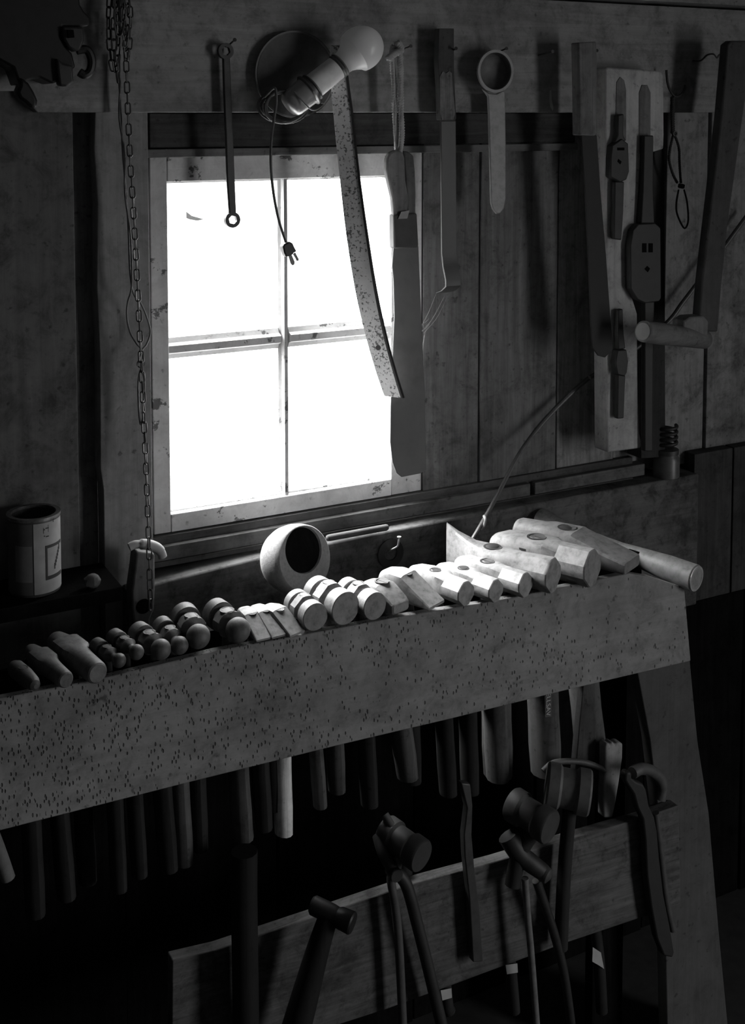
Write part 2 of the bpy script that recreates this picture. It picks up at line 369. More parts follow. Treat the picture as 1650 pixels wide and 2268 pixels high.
# ------------------------------------------------------------------ hammers
def ringpts(c, d, side, w_, h_, n, dz, seg=28, octa=False):
    out = []
    up = Vector((0, 0, 1))
    for j in range(seg):
        t = 2*PI*(j+.5)/seg; cx, cz = math.cos(t), math.sin(t)
        if octa:
            ap = min(1/abs(cx) if abs(cx) > 1e-6 else 9, 1/abs(cz) if abs(cz) > 1e-6 else 9, 1.30/(abs(cx)+abs(cz)))
            x, z = cx*ap, cz*ap
        else:
            k = (abs(cx)**n + abs(cz)**n)**(-1/n); x, z = cx*k, cz*k
        out.append(c + side*(x*w_) + up*(z*h_ + dz))
    return out
# sections: (s along the head from near face to far end, half width, half height, exponent or 'o' for octagon, vertical shift), in radii
def ball(rb, neck):
    return [(-0.0, .02, .02, 2, 0)] + [(None, math.sin(a), math.sin(a), 2, 0, 1-math.cos(a)) for a in [.25, .5, .8, 1.1, 1.4, 1.7, 2.0, 2.25, 2.4]]
TYPES = {
 'drift': [(0,.80,.80,2,0),(.015,.93,.93,2,0),(.04,1,1,2,0),(.30,1.10,1.10,2,0),(.44,1.20,1.12,2.4,0),(.50,1.36,1.04,6,.06),(.76,1.36,1.04,6,.06),(.80,1.1,.98,3,.02),(.96,.94,.94,2,0),(1,.8,.8,2,0)],
 'nose': [(0,.3,.3,2,-.1),(.04,.7,.7,2,-.05),(.15,.95,.95,2,0),(.5,1.15,1.1,2.4,0),(.9,1.1,1.1,2.4,0),(1,.9,.9,2,0)],
 'peen': ball(1, .6) + [(.34,.56,.56,2,0),(.38,.74,.76,2,0),(.43,1.08,.98,3,.04),(.45,1.16,1.04,'o',.06),(.62,1.16,1.04,'o',.06),(.66,1.0,.95,2.6,.05),(.69,.74,.76,2,.08),(.73,.74,.76,2,.12),(.735,1.12,1.12,2,.14),(.75,1.2,1.2,2,.16),(.97,1.2,1.2,2,.16),(1,1.08,1.08,2,.16)],
 'mallet': [(0,.96,.96,2,0),(.012,1,1,2,0),(.28,1,1,2,0),(.30,.94,.94,2,0),(.33,.76,.78,2,0),(.38,.78,.84,2.6,.03),(.42,1.04,1.0,'o',.08),(.64,1.04,1.0,'o',.08),(.69,.78,.84,2.6,.03),(.73,.76,.78,2,0),(.75,.93,.95,2,0),(.77,1,1,2,0),(.98,1,1,2,0),(1,.93,.93,2,0)],
 'wedge': [(0,.92,.10,7,-.80),(.012,.98,.14,7,-.80),(.48,1.0,.90,7,-.06),(.51,1.0,.96,7,-.0),(.72,.98,.98,6,.02),(.88,.84,.90,3.5,.0),(.96,.62,.72,3,-.05),(1,.40,.5,3,-.12)],
 'block': [(0,.80,.34,5,-.42),(.03,.92,.45,5,-.42),(.06,.95,.50,5,-.42),(.10,.98,.58,5,-.34),(.40,1.08,.92,4.5,-.06),(.48,1.08,.98,4.5,0),(.70,1.0,.94,4,0),(.9,.84,.8,3,0),(1,.6,.6,2.6,0)],
 'chisel': [(0,1.06,.34,9,-.40),(.012,1.10,.38,9,-.40),(.44,1.12,.86,8,.04),(.46,1.12,.90,8,.08),(.70,1.0,.92,6,.06),(.78,.92,.90,3,.04),(.97,.86,.86,2.2,.04),(1,.74,.74,2,.04)],
 'sledge': [(0,.90,.94,'o',0),(.012,.95,.99,'o',0),(.03,.96,1.0,'o',0),(.30,.98,.98,'o',0),(.42,1.02,.96,7,0),(.70,1.0,.94,6,0),(.88,.82,.82,4,0),(.97,.62,.62,2.5,0),(1,.45,.45,2.2,0)],
 'maul': [(0,.92,.95,'o',0),(.01,.96,.99,'o',0),(.03,.97,1,'o',0),(.28,.92,.92,'o',0),(.36,.92,.86,4,0),(.62,.90,.84,4,0),(.74,.55,.86,4,.05),(.9,.24,1.1,4,.22),(1,.06,1.32,4,.36)],
}
M_hdl = wood(.085, 'z', .35, .5); M_hdl_shade = wood(.016, 'z', .3, .5); M_hdl_lit = wood(.70, 'z', .3, .4)  # light and shade below the rack put into these handle tones
def hammer(kind, near, rpx, fartop, shade, label, cat='hammer', name='hammer', hd=None, L=None, hlen=.32, hr=.0095, lean=None, eye=.56, group=None, empty_eye=False):
    P = atr(near[0], near[1], -.012)
    d = P - EYE; fwd = Vector((math.sin(YAW)*math.cos(TILT), math.cos(YAW)*math.cos(TILT), -math.sin(TILT)))
    R = rpx*d.dot(fwd)/F
    Q = atz(fartop[0], fartop[1], P.z + R*.95)
    ax = Vector((Q.x-P.x, Q.y-P.y, 0)); ln = L or ax.length; ax.normalize()
    side = Vector((ax.y, -ax.x, 0))
    if lean is None: lean = (.013 + .006*math.sin(P.x*57), -.008 - .004*math.cos(P.x*91))
    th = empty(name, P + ax*(ln*eye) + Vector((0, 0, -R)), label, cat, group)
    rings = []
    for s in TYPES[kind]:
        s0, w_, h_, n, dz = s[:5]
        if s0 is None: pos = s[5]*R
        else: pos = s0*ln
        if kind == 'peen' and s0 is not None and s0 > .3: pos = max(pos, 1.72*R + (s0-.34)*(ln-1.72*R)/.66)
        rings.append(ringpts(P + ax*pos, ax, side, w_*R, h_*R, 2 if n == 'o' else n, dz*R, octa=(n == 'o')))
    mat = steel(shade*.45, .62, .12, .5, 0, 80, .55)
    hb = MB().loft(rings); hb.build('head', mat, th, smooth=24)
    # handle through the eye, its end grain and wedge showing in the top of the head
    T = P + ax*(ln*eye) + Vector((0, 0, R*1.045 if kind != 'maul' else R*.86))
    if kind in ('wedge',): T.z = P.z + R*.90
    if kind == 'chisel': T.z = P.z + R*.99
    if kind == 'sledge': T.z = P.z + R*.962
    hm = {'dark': M_hdl_shade, 'pale': M_hdl_lit, None: M_hdl}[hd]
    B = T + Vector((lean[0], lean[1], -hlen))
    pts = []; rs = []
    for k in range(9):
        q = k/8; pts.append(T.lerp(B, q)); rs.append(hr*(.80 if k < 2 else 1.0 + .28*math.sin(q*PI*.9) + (.12 if q > .8 else 0)))
    eyer = min(hr*.8, R*.55); rs[0] = rs[1] = eyer
    MB().tube(pts, rs, 12, oval=(ax, 1.3)).build('handle', hm, th)
    e2 = MB(); zt = T + Vector((0, 0, .0004))
    e2.annulus(zt, eyer*1.12, eyer*.86, (0, 0, 1), .001, 20)
    e2.build('eye_rim', M_darkiron, th)
    if not empty_eye:
        wdir = side if kind in ('drift', 'peen') else ax
        MB().prism([zt + wdir*eyer*.7 + ax.cross(Vector((0,0,1)))*0 + side*.0008, zt - wdir*eyer*.7 + side*.0008, zt - wdir*eyer*.7 - ax*.0008 - side*.0008, zt + wdir*eyer*.7 - ax*.0008 - side*.0008], (0, 0, -.001)).build('wedge', M_iron, th)
    else:
        MB().lathe([(0, eyer*.85), (.0004, eyer*.8)], zt, (0, 0, 1), 20).build('eye_hole', M_darkiron, th)
    if 'notch' in label:
        q = P + ax*ln*.60 - side*R*.93 + Vector((0, 0, R*.30))
        MB().prism([q - ax*.006 + Vector((0,0,.007)), q + ax*.006 + Vector((0,0,.007)), q + ax*.004 - Vector((0,0,.006)), q - ax*.004 - Vector((0,0,.006))], -side*.0025).build('notch', M_darkiron, th)
    return th
HG = 'hammers in the rack'
ham = [  # head tones partly carry the window light: left ones darker, wedges onward brighter
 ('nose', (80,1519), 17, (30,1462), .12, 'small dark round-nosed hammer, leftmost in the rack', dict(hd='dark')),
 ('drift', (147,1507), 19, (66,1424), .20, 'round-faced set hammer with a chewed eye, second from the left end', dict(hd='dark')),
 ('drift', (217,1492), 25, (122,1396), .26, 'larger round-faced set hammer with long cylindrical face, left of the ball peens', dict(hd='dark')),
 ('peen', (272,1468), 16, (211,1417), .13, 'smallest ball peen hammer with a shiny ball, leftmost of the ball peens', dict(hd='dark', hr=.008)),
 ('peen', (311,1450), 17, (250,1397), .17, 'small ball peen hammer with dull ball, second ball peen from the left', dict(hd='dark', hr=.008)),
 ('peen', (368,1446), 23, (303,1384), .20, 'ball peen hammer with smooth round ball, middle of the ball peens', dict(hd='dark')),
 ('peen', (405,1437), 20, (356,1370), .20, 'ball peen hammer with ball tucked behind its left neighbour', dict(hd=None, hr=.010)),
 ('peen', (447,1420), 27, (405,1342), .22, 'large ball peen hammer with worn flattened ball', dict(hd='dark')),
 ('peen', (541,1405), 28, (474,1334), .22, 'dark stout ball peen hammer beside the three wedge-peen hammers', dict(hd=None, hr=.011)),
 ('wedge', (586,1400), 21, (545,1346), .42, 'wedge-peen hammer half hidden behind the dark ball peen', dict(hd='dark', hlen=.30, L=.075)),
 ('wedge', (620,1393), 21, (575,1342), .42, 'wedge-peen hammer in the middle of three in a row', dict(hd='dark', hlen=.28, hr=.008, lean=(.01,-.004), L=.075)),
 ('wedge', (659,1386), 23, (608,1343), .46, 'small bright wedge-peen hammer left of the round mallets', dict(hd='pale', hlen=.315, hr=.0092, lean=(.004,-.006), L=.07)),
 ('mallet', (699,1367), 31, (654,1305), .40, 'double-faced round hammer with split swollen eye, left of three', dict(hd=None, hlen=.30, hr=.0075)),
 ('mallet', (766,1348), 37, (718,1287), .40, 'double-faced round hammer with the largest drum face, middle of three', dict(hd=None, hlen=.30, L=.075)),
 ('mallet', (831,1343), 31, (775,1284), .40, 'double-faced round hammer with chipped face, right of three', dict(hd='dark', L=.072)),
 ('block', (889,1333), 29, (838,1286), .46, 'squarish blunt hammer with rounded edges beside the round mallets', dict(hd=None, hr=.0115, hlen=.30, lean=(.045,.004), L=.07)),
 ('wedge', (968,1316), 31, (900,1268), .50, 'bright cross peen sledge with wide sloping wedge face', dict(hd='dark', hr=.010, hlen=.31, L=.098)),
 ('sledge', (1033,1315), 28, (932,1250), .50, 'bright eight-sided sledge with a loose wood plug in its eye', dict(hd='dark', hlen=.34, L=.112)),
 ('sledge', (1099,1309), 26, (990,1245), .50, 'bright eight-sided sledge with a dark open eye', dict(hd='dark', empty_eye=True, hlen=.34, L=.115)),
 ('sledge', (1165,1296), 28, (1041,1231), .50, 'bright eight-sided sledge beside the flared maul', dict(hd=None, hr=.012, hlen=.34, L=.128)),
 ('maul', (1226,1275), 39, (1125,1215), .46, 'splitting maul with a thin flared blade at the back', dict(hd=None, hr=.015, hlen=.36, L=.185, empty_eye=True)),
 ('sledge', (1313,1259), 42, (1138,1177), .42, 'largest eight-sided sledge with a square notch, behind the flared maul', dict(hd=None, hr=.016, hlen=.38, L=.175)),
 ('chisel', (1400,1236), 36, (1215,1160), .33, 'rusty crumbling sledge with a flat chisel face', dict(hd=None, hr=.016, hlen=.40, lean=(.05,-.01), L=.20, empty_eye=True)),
]
heads = {}
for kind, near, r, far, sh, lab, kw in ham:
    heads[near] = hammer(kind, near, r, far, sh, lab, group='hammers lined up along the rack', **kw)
# paper label on one of the thick handles
# round flared bar lying across the right end
A = atr(1543, 1282, -.012); Rb = .0215
Bq = atz(1196, 1152, A.z + .022)
bar = empty('flared_round_bar', A + Vector((0,0,-Rb)), 'round bar with flared ends laid across the right end of the rack', 'bar')
ax = (Bq - A); L = ax.length; ax.normalize()
MB().lathe([(0,.019),(.003,.0215),(.05,.0205),(.10,.0165),(.14,.013),(.22,.013),(.27,.017),(L-.004,.0215),(L,.020)], A, ax, 32).build('bar_body', steel(.20,.55,.1,.5,.0,90), bar)
MB().annulus(A - ax*.0003, .020, .0165, -ax, .002, 32).build('end_rim', steel(.3,.5,.2), bar)

# broken shafts etc. standing below the right end
def shaft(name, top, botm, wpx, mat, label, cat, off=.03, extra=None, r2=None, seg=14):
    A = atr(top[0], top[1], off); B = atr(botm[0], botm[1], off)
    s = (A-EYE).dot(ray(825, VPP).normalized())/F
    th = empty(name, B, label, cat); r = wpx/2*s; rr = (r2 or wpx)/2*s
    MB().tube([A.lerp(B, k/6) for k in range(7)], [r + (rr-r)*k/6 for k in range(7)], seg).build('shaft', mat, th)
    return th

# ------------------------------------------------------------------ things hung on the beam
def depth(p): 
    fwd = Vector((math.sin(YAW)*math.cos(TILT), math.cos(YAW)*math.cos(TILT), -math.sin(TILT)))
    return (p - EYE).dot(fwd)/F                  # metres per pixel there
def nail(u0, v0, u1, v1, yw=-.04, yh=-.082, r=.0013):
    a, b = at(u0, v0, yw+.01), at(u1, v1, yh); d = (b-a).normalized()
    mb = MB().tube([a, b - d*.001], r, 8); mb.lathe([(0, r*2.1), (.0012, r*2.2)], b - d*.001, d, 12)
    board(mb, M_iron, 'nail', 0)
for q in [(500,106,520,88), (870,118,910,102), (985,125,1010,107), (1088,122,1122,107), (1185,124,1224,114), (1302,114,1322,112), (770,118,792,104), (268,-30,268,-44), (250,-30,250,-44)]: nail(*q)
def thing(name, u, v, y, label, cat, group=None): return empty(name, at(u, v, y), label, cat, group)
def circ(c, r, ax, n=24):
    ax = Vector(ax).normalized(); a = ax.orthogonal().normalized(); b = ax.cross(a)
    return [c + (a*math.cos(2*PI*i/n) + b*math.sin(2*PI*i/n))*r for i in range(n)]
def path(pts, y, n=8):                           # smooth path through pixels; a point may carry its own y
    P = [at(p[0], p[1], p[2] if len(p) > 2 else y) for p in pts]; out = []
    for i in range(len(P)-1):
        p0, p1, p2, p3 = P[max(i-1, 0)], P[i], P[i+1], P[min(i+2, len(P)-1)]
        for k in range(n):
            t = k/n; out.append(.5*((2*p1) + (p2-p0)*t + (2*p0-5*p1+4*p2-p3)*t*t + (3*p1-p0-3*p2+p3)*t**3))
    return out + [P[-1]]

flat([(1218,200),(1221,200),(1222,222),(1226,240),(1224,246),(1219,236),(1217,220)], -.0404, .0004).build('paint_drip', plain('old_paint', .5), wall)
# box wrench
t_ = thing('box_wrench', 516, 505, -.058, 'slim double-ended box wrench hanging from a nail in front of the upper left pane', 'wrench')
y = -.058; c1, c2 = at(501, 113, y), at(516, 487, y)
MB().annulus(c1, .0118, .0058, (0,-1,0), .008, 36, 6).build('ring_end', M_iron, t_)
MB().annulus(c2, .0118, .0056, (0,-1,0), .008, 36, 6).build('ring_end', M_iron, t_)
MB().prism(pp([(494,127),(510,127),(513,200),(517,300),(521,400),(524,473),(508,473),(503,400),(500,300),(496,200)], y), (0, .006, 0)).build('shaft', M_iron, t_, bevel=.0018)

# round plate
t_ = thing('round_metal_plate', 655, 250, -.05, 'round dark metal plate hung flat on the beam behind the light bulb', 'plate')
MB().lathe([(0,.0),(0,.058),(.0015,.0635),(.004,.0655),(.006,.0655),(.006,.0)], at(655, 165, -.047), (0,-1,0), 56, False).build('disc', steel(.06,.6,.2), t_)
MB().annulus(at(655,165,-.0535), .0662, .0635, (0,-1,0), .003, 56).build('rim', steel(.11,.5,.3), t_)

# trouble light: bulb, sleeve, socket shell, coiled cord, plug
t_ = thing('trouble_light', 640, 235, -.10, 'bare frosted light bulb in a metal socket with its cord coiled and plug dangling', 'lamp')
S0, S1 = at(636, 238, -.095), at(838, 76, -.115); ax = (S1-S0).normalized(); m = depth(S0.lerp(S1, .5)); k_ = (S1-S0).length/251
def lt(prof): return [(a*k_, r*m) for a, r in prof]
MB().lathe(lt([(0,10),(2,22),(8,29),(16,31),(50,32),(54,33)]), S0, ax, 40).build('socket_shell', steel(.4,.35,.4,.1), t_, label='dented metal socket shell')
MB().lathe(lt([(54,34),(57,38),(60,38),(62,30),(66,30),(68,33),(70,33)]), S0, ax, 40).build('collar', steel(.16,.4,.5), t_)
MB().lathe(lt([(71,27),(72,28.5),(134,27),(135,25)]), S0, ax, 40).build('sleeve', plain('card_sleeve', .95, .8), t_, label='pale cardboard sleeve')
MB().lathe(lt([(135,27),(138,29.5),(141,27),(144,29.5),(147,27)]), S0, ax, 40).build('screw_ring', steel(.2,.4,.6), t_)
prof = [(147,26),(158,27),(168,32),(178,40)]
for i in range(1, 14):
    a = -.55 + i*(PI/2+.55)/13; prof.append((201 + 50*math.sin(a), 50*math.cos(a)))
mb_, tb, bb = nodes('frosted_bulb'); bb.inputs['Base Color'].default_value = (.62,.62,.62,1); bb.inputs['Roughness'].default_value = .28; bb.inputs['Specular IOR Level'].default_value = .6; bb.inputs['Base Color'].default_value = (.97,.97,.97,1)
to = N(tb, 'BsdfTranslucent'); to.inputs[0].default_value = (.9,.9,.9,1); mi_ = N(tb, 'MixShader'); mi_.inputs[0].default_value = .3
bb.inputs['Subsurface Weight'].default_value = .9; bb.inputs['Subsurface Radius'].default_value = (1,1,1); bb.inputs['Subsurface Scale'].default_value = .03
tb.links.new(bb.outputs[0], mi_.inputs[1]); tb.links.new(to.outputs[0], mi_.inputs[2]); tb.links.new(mi_.outputs[0], tb.nodes['Material Output'].inputs[0])
MB().lathe(lt(prof), S0, ax, 48).build('bulb', mb_, t_)
cm = plain('rubber_cord', .07, .5)
MB().tube(path([(652,203,-.115),(690,243,-.13),(716,232,-.14),(712,228,-.14)], -.12), .0012, 6).build('clip_wire', steel(.3,.4,.5), t_)
coil = MB(); pts = []
for i in range(0, 24*5+1):
    a = 2*PI*i/24; kx = 1+.12*math.sin(i*.31); pts.append(at(630 + 50*kx*math.cos(a) + 5*math.sin(i*.2), 236 + (34+3*math.sin(i*.17))*math.sin(a) + .22*50*math.cos(a)*-.2, -.088 - .010*math.sin(i*.11)))
coil.tube(pts, .0019, 8); coil.build('coiled_cord', cm, t_)
MB().tube(path([(585,215,-.105),(608,195,-.118),(612,225,-.118),(607,262,-.112),(601,310),(600,370),(606,430),(618,490),(634,538)], -.10), .0021, 10).build('hanging_cord', cm, t_)
pl = flat([(627,546),(630,541),(642,535),(649,539),(653,548),(658,557),(652,560),(648,565),(640,568),(634,570),(630,560)], -.108, .014).build('plug', plain('plug_rubber', .05, .5), t_, bevel=.002)
for q in ([(639,567),(646,564),(653,580),(652,586),(648,588),(644,584)], [(649,563),(654,559),(662,574),(661,578),(657,578),(655,573)]):
    o_ = flat(q, -.104, .0015); o_.build('prong', steel(.12,.35,.6), pl)

# twisted scythe-like steel strap
t_ = thing('curved_steel_strap', 870, 880, -.09, 'long curved rust-speckled steel strap hanging across the right panes', 'blade')
ctr = [(745,100),(750,180),(757,240),(764,310),(775,410),(789,520),(808,640),(830,740),(852,820),(871,879)]; wd = [27,36,39,40,41,43,42,40,38,36]
th_ = [-10,-14,-18,-23,-30,-37,-44,-50,-54,-56]
rib, rf = [], []
cs = path(ctr, -.092, 3); nn = len(cs)
for i, c in enumerate(cs):
    f = i/(nn-1)*(len(ctr)-1); k = min(int(f), len(ctr)-2); q = f-k
    W = (wd[k]*(1-q)+wd[k+1]*q)*depth(c); an = math.radians(th_[k]*(1-q)+th_[k+1]*q); W /= math.cos(an + math.radians(24))
    d = Vector((math.cos(an), math.sin(an), 0)); n = Vector((math.sin(an), -math.cos(an), 0))
    t2 = cs[min(i+1, nn-1)] - cs[max(i-1, 0)]; sl = t2.x/t2.z if t2.z else 0
    e = d*(W/2); up = Vector((0, 0, -W*.5*sl*.55 if i < nn-1 else 0))
    rib.append([c-e-n*-.0012-up*.3, c+e-n*-.0012+up*.3, c+e-n*.0016+up*.3, c-e-n*.0016-up*.3])
    rf.append([c+e+n*.0030-d*.0004, c+e+n*.0030+d*.0030, c+e-n*.004+d*.0030, c+e-n*.004-d*.0004])
MB().loft(rib).build('blade', steel(.62,.6,.05,.15,speck=.215,scale=30), t_, smooth=50)
MB().loft(rf).build('back_rib', M_darkiron, t_, smooth=50)
MB().lathe([(0,.0042),(.0006,.0042)], at(838,770,-.098) , (-.78,-.6,0), 16).build('nail_hole', M_darkiron, t_)

# rope loop, and the wide knife that hangs in it
t_ = thing('rope_loop', 882, 350, -.075, 'frayed pale rope loop on a nail, holding the wide knife', 'rope')
mr_ = plain('hemp', .42, .9, .1)
def rope(pts, y, r, parent, name='strand', mat=None, tw=.012):
    P = path(pts, y, 10); L = 0; mb = MB()
    for s in range(3):
        Q = []; L = 0
        for i, p in enumerate(P):
            if i: L += (P[i]-P[i-1]).length
            t = (P[min(i+1, len(P)-1)]-P[max(i-1, 0)]).normalized(); a = Vector((0,1,0)); b = t.cross(a)
            th = 2*PI*(L/tw + s/3); Q.append(p + (a*math.cos(th) + b*math.sin(th))*r*.5)
        mb.tube(Q, r*.62, 7)
    return mb.build(name, mat or mr_, parent, smooth=80)
rope([(872,102),(868,125),(872,180),(874,240),(877,300),(881,345)], -.072, .0048, t_)
rope([(884,96),(886,130),(887,180),(888,240),(889,300),(884,346)], -.078, .0052, t_)
rope([(858,132),(872,120),(888,110),(880,94)], -.083, .0056, t_, 'frayed_knot')
M_knife = steel(.085,.6,.1,.25,0,20)
t_ = thing('wide_knife', 905, 1055, -.075, 'wide dark straight blade with a taped wooden handle, hanging over the window edge', 'knife')
flat([(872,545),(927,545),(930,620),(936,760),(941,880),(943,1000),(944,1042),(931,1049),(905,1054),(890,1057),(879,1048),(870,1025),(865,980),(866,900),(870,790),(874,700),(872,620),(869,590)], -.074, .003).build('blade', M_knife, t_, bevel=.0008)
flat([(857,352),(864,338),(878,332),(893,336),(897,350),(899,400),(906,440),(904,470),(905,480),(873,480),(870,440),(862,405),(856,375)], -.084, .012).build('handle_scale', wood(.22,'z',.25,.4), t_, bevel=.003)
flat([(893,334),(905,336),(917,345),(920,380),(922,430),(921,480),(902,480),(898,400)], -.081, .012).build('handle_scale', wood(.15,'z',.25,.4), t_, bevel=.003)
flat([(872,476),(924,472),(928,545),(923,550),(873,551)], -.087, .017).build('tape_wrap', plain('cloth_tape', .08, .8), t_, bevel=.003, label='dark tape wrapped round the handle')
flat([(889,469),(907,466),(902,484),(882,485)], -.089, .0008).build('sticker', plain('sticker', .35, .7), t_)

# bent scraper: flat bar with a kinked end, wooden grip with a worn paper label
t_ = thing('bent_scraper', 990, 650, -.06, 'long flat bar with hooked lower end and a torn paper label on its grip', 'scraper')
gm = wood(.07,'z',.25,.4)
flat([(972,63),(1006,63),(1006,150),(1008,200),(1011,262),(1008,268),(976,266),(974,200),(970,130)], -.072, .014).build('grip', gm, t_, bevel=.001)
flat([(974,170),(981,158),(988,163),(995,157),(1001,162),(1002,180),(1004,210),(1008,250),(1004,265),(980,265),(976,250)], -.0732, .0008).build('paper_label', wood(.24,'z',.35,.5,grain=2.5), t_, label='worn paper label')
prof = [(-.062,268),(-.062,400),(-.062,560),(-.066,590),(-.074,618),(-.074,632),(-.060,644),(-.042,652)]
A0, A1 = at(977, 268, -.062), at(1012, 268, -.062)
rg = []
for yy, vv in prof:
    z = at(995, vv, -.062).z; xx = A0.x + .004*(vv-268)/380
    rg.append([Vector((xx, yy, z)), Vector((xx+A1.x-A0.x-.002, yy, z)), Vector((xx+A1.x-A0.x-.002, yy+.0045, z)), Vector((xx, yy+.0045, z))])
MB().loft(rg).build('bar', steel(.045,.5,.15,.2,0,20), t_, smooth=50, bevel=.0006)

# ladle
t_ = thing('ladle', 1104, 475, -.062, 'pale iron ladle hanging by its round cup from a nail, left of the empty nail', 'ladle')
cl = at(1091, 158, -.062); ml_ = steel(.24,.55,.25,.25,0,80)
MB().lathe([(.008,.0345),(.0095,.0335),(.0085,.0315),(-.004,.0285),(-.012,.018),(-.014,0)], cl, (0,-1,0), 44, False).build('cup', steel(.12,.6,.2,.4,0,60), t_)
MB().annulus(cl+Vector((0,-.010,0)), .0350, .0305, (0,-1,0), .004, 44).build('rim', ml_, t_)
flat([(1068,196),(1082,206),(1100,208),(1115,200),(1119,205),(1120,240),(1121,330),(1121,440),(1117,462),(1108,473),(1100,474),(1092,464),(1088,450),(1086,380),(1083,260),(1081,214)], -.068, .005).build('handle', ml_, t_, bevel=.0018)

# long knife with plain wood grip, partly over the plank
t_ = thing('long_knife', 1340, 790, -.095, 'long dark machete-like blade with a plain squared wooden grip', 'knife')
flat([(1282,94),(1321,92),(1323,130),(1322,200),(1322,296),(1318,301),(1285,300),(1284,200)], -.108, .022).build('grip', wood(.19,'z',.35,.5), t_, bevel=.002)
flat([(1288,300),(1322,300),(1330,420),(1342,560),(1352,700),(1357,760),(1353,780),(1340,792),(1325,788),(1312,770),(1308,700),(1303,560),(1296,420)], -.104, .003).build('blade', steel(.014,.7,.1,.25,0,25), t_, bevel=.0008)

# plank that carries the die stocks
t_ = thing('tool_plank', 1375, 1000, -.09, 'thick pale shaped plank hung from the beam with long slots for die stocks', 'plank')
flat([(1341,152),(1346,149),(1464,157),(1470,166),(1471,300),(1470,330),(1420,345),(1414,440),(1410,500),(1396,545),(1395,640),(1412,695),(1414,860),(1417,960),(1425,988),(1418,993),(1346,1003),(1344,700),(1341,400)], -.085, .038).build('board', wood(.44,'z',.15,.45,knots=False), t_, bevel=.003)
def groove(pts, nm='slot'): flat(pts, -.0862, .002).build(nm, M_recess, t_, bevel=.0004)
groove([(1366,182),(1374,170),(1383,178),(1387,200),(1387,310),(1363,310)])
groove([(1416,205),(1422,188),(1434,188),(1441,205),(1441,335),(1416,340)])
def stock(label, rod0, body, rod1, yy, cat='wrench'):
    s = thing('die_stock', rod1[0][0], rod1[0][1], yy, label, cat, 'die stocks on the pale plank')
    flat(rod0, yy, .010).build('arm', M_darkiron, s, bevel=.002)
    flat(body, yy-.003, .015).build('body', steel(.018,.6,.1), s, bevel=.002)
    flat(rod1, yy, .010).build('arm', M_darkiron, s, bevel=.002)
    return s
s = stock('upper iron die stock with a diamond shaped body on the pale plank', [(1369,255),(1382,252),(1381,300),(1388,312),(1362,316),(1368,300)], [(1356,322),(1378,307),(1392,318),(1394,380),(1388,398),(1374,404),(1352,392),(1353,350)], [(1362,402),(1383,402),(1381,470),(1377,532),(1360,530)], -.098)
flat([(1368,327),(1383,327),(1383,333),(1368,333)], -.1018, .002).build('die_slot', M_soot, s)
flat([(1370,352),(1377,358),(1374,364),(1368,358)], -.1018, .002).build('die_hole', M_soot, s)
s = stock('small lower iron die stock with narrow arms on the pale plank', [(1370,686),(1380,684),(1382,740),(1386,772),(1370,775),(1368,740)], [(1368,776),(1388,774),(1392,800),(1389,825),(1384,834),(1368,830),(1363,804)], [(1369,830),(1386,832),(1384,870),(1382,927),(1367,928),(1368,870)], -.098)
s = stock('largest iron die stock with wide paddle body, right of the pale plank', [(1427,300),(1448,300),(1447,420),(1450,495),(1420,495),(1424,420)], [(1402,510),(1414,496),(1452,494),(1464,505),(1465,660),(1460,668),(1430,672),(1412,664),(1397,640),(1396,545)], [(1428,668),(1450,668),(1447,800),(1446,1000),(1428,1000),(1428,800)], -.098)
for u in (1423, 1437): flat([(u,539),(u+9,539),(u+9,559),(u,559)], -.1018, .002).build('die_slot', M_soot, s)
flat([(1434,589),(1440,595),(1435,603),(1428,596)], -.1018, .002).build('die_hole', M_soot, s)
# dark stud between the plank and the right boards
board(MB().prism([at(1420,300,-.035), at(1472,300,-.035), at(1474,1012,-.035), at(1420,1016,-.035)], (0,.05,0)), wood(.03,'z',.3,.5), 'stud')

# hook with braided rope loops
t_ = thing('rope_hook', 1505, 505, -.06, 'iron hook with a knotted braided cord of two long loops', 'hook')
MB().tube(path([(1476,155),(1478,180),(1484,200),(1495,213),(1508,210),(1516,198),(1517,188)], -.06), .0022, 8).build('hook', M_darkiron, t_)
md = plain('dark_cord', .045, .9, .1)
rope([(1490,215),(1489,250),(1490,295)], -.062, .0042, t_, 'braid', md)
rope([(1492,295),(1484,330),(1482,355),(1490,385),(1500,405)], -.062, .0024, t_, 'cord_loop', md)
rope([(1492,295),(1503,325),(1505,365),(1508,405)], -.064, .0024, t_, 'cord_loop', md)
MB().annulus(at(1496,296,-.066), .0052, .003, (0,-1,0), .003, 16).build('ring', M_iron, t_)
MB().lathe([(-.004,.001),(-.003,.006),(.003,.006),(.004,.001)], at(1509,412,-.063), (0,-.3,1), 12).build('knot', md, t_)
MB().tube(path([(1503,420),(1498,450),(1500,475),(1515,505),(1524,490),(1522,450),(1515,420)], -.063), .0017, 8).build('cord_loop', md, t_)

t_ = thing('wire_hook', 1570, 165, -.06, 'small bent wire hook on the beam, left of the long pole', 'hook')
MB().tube(path([(1535,135,-.042),(1552,134),(1566,122),(1580,120),(1588,128),(1592,122),(1597,120)], -.06), .0015, 8).build('wire', M_iron, t_)

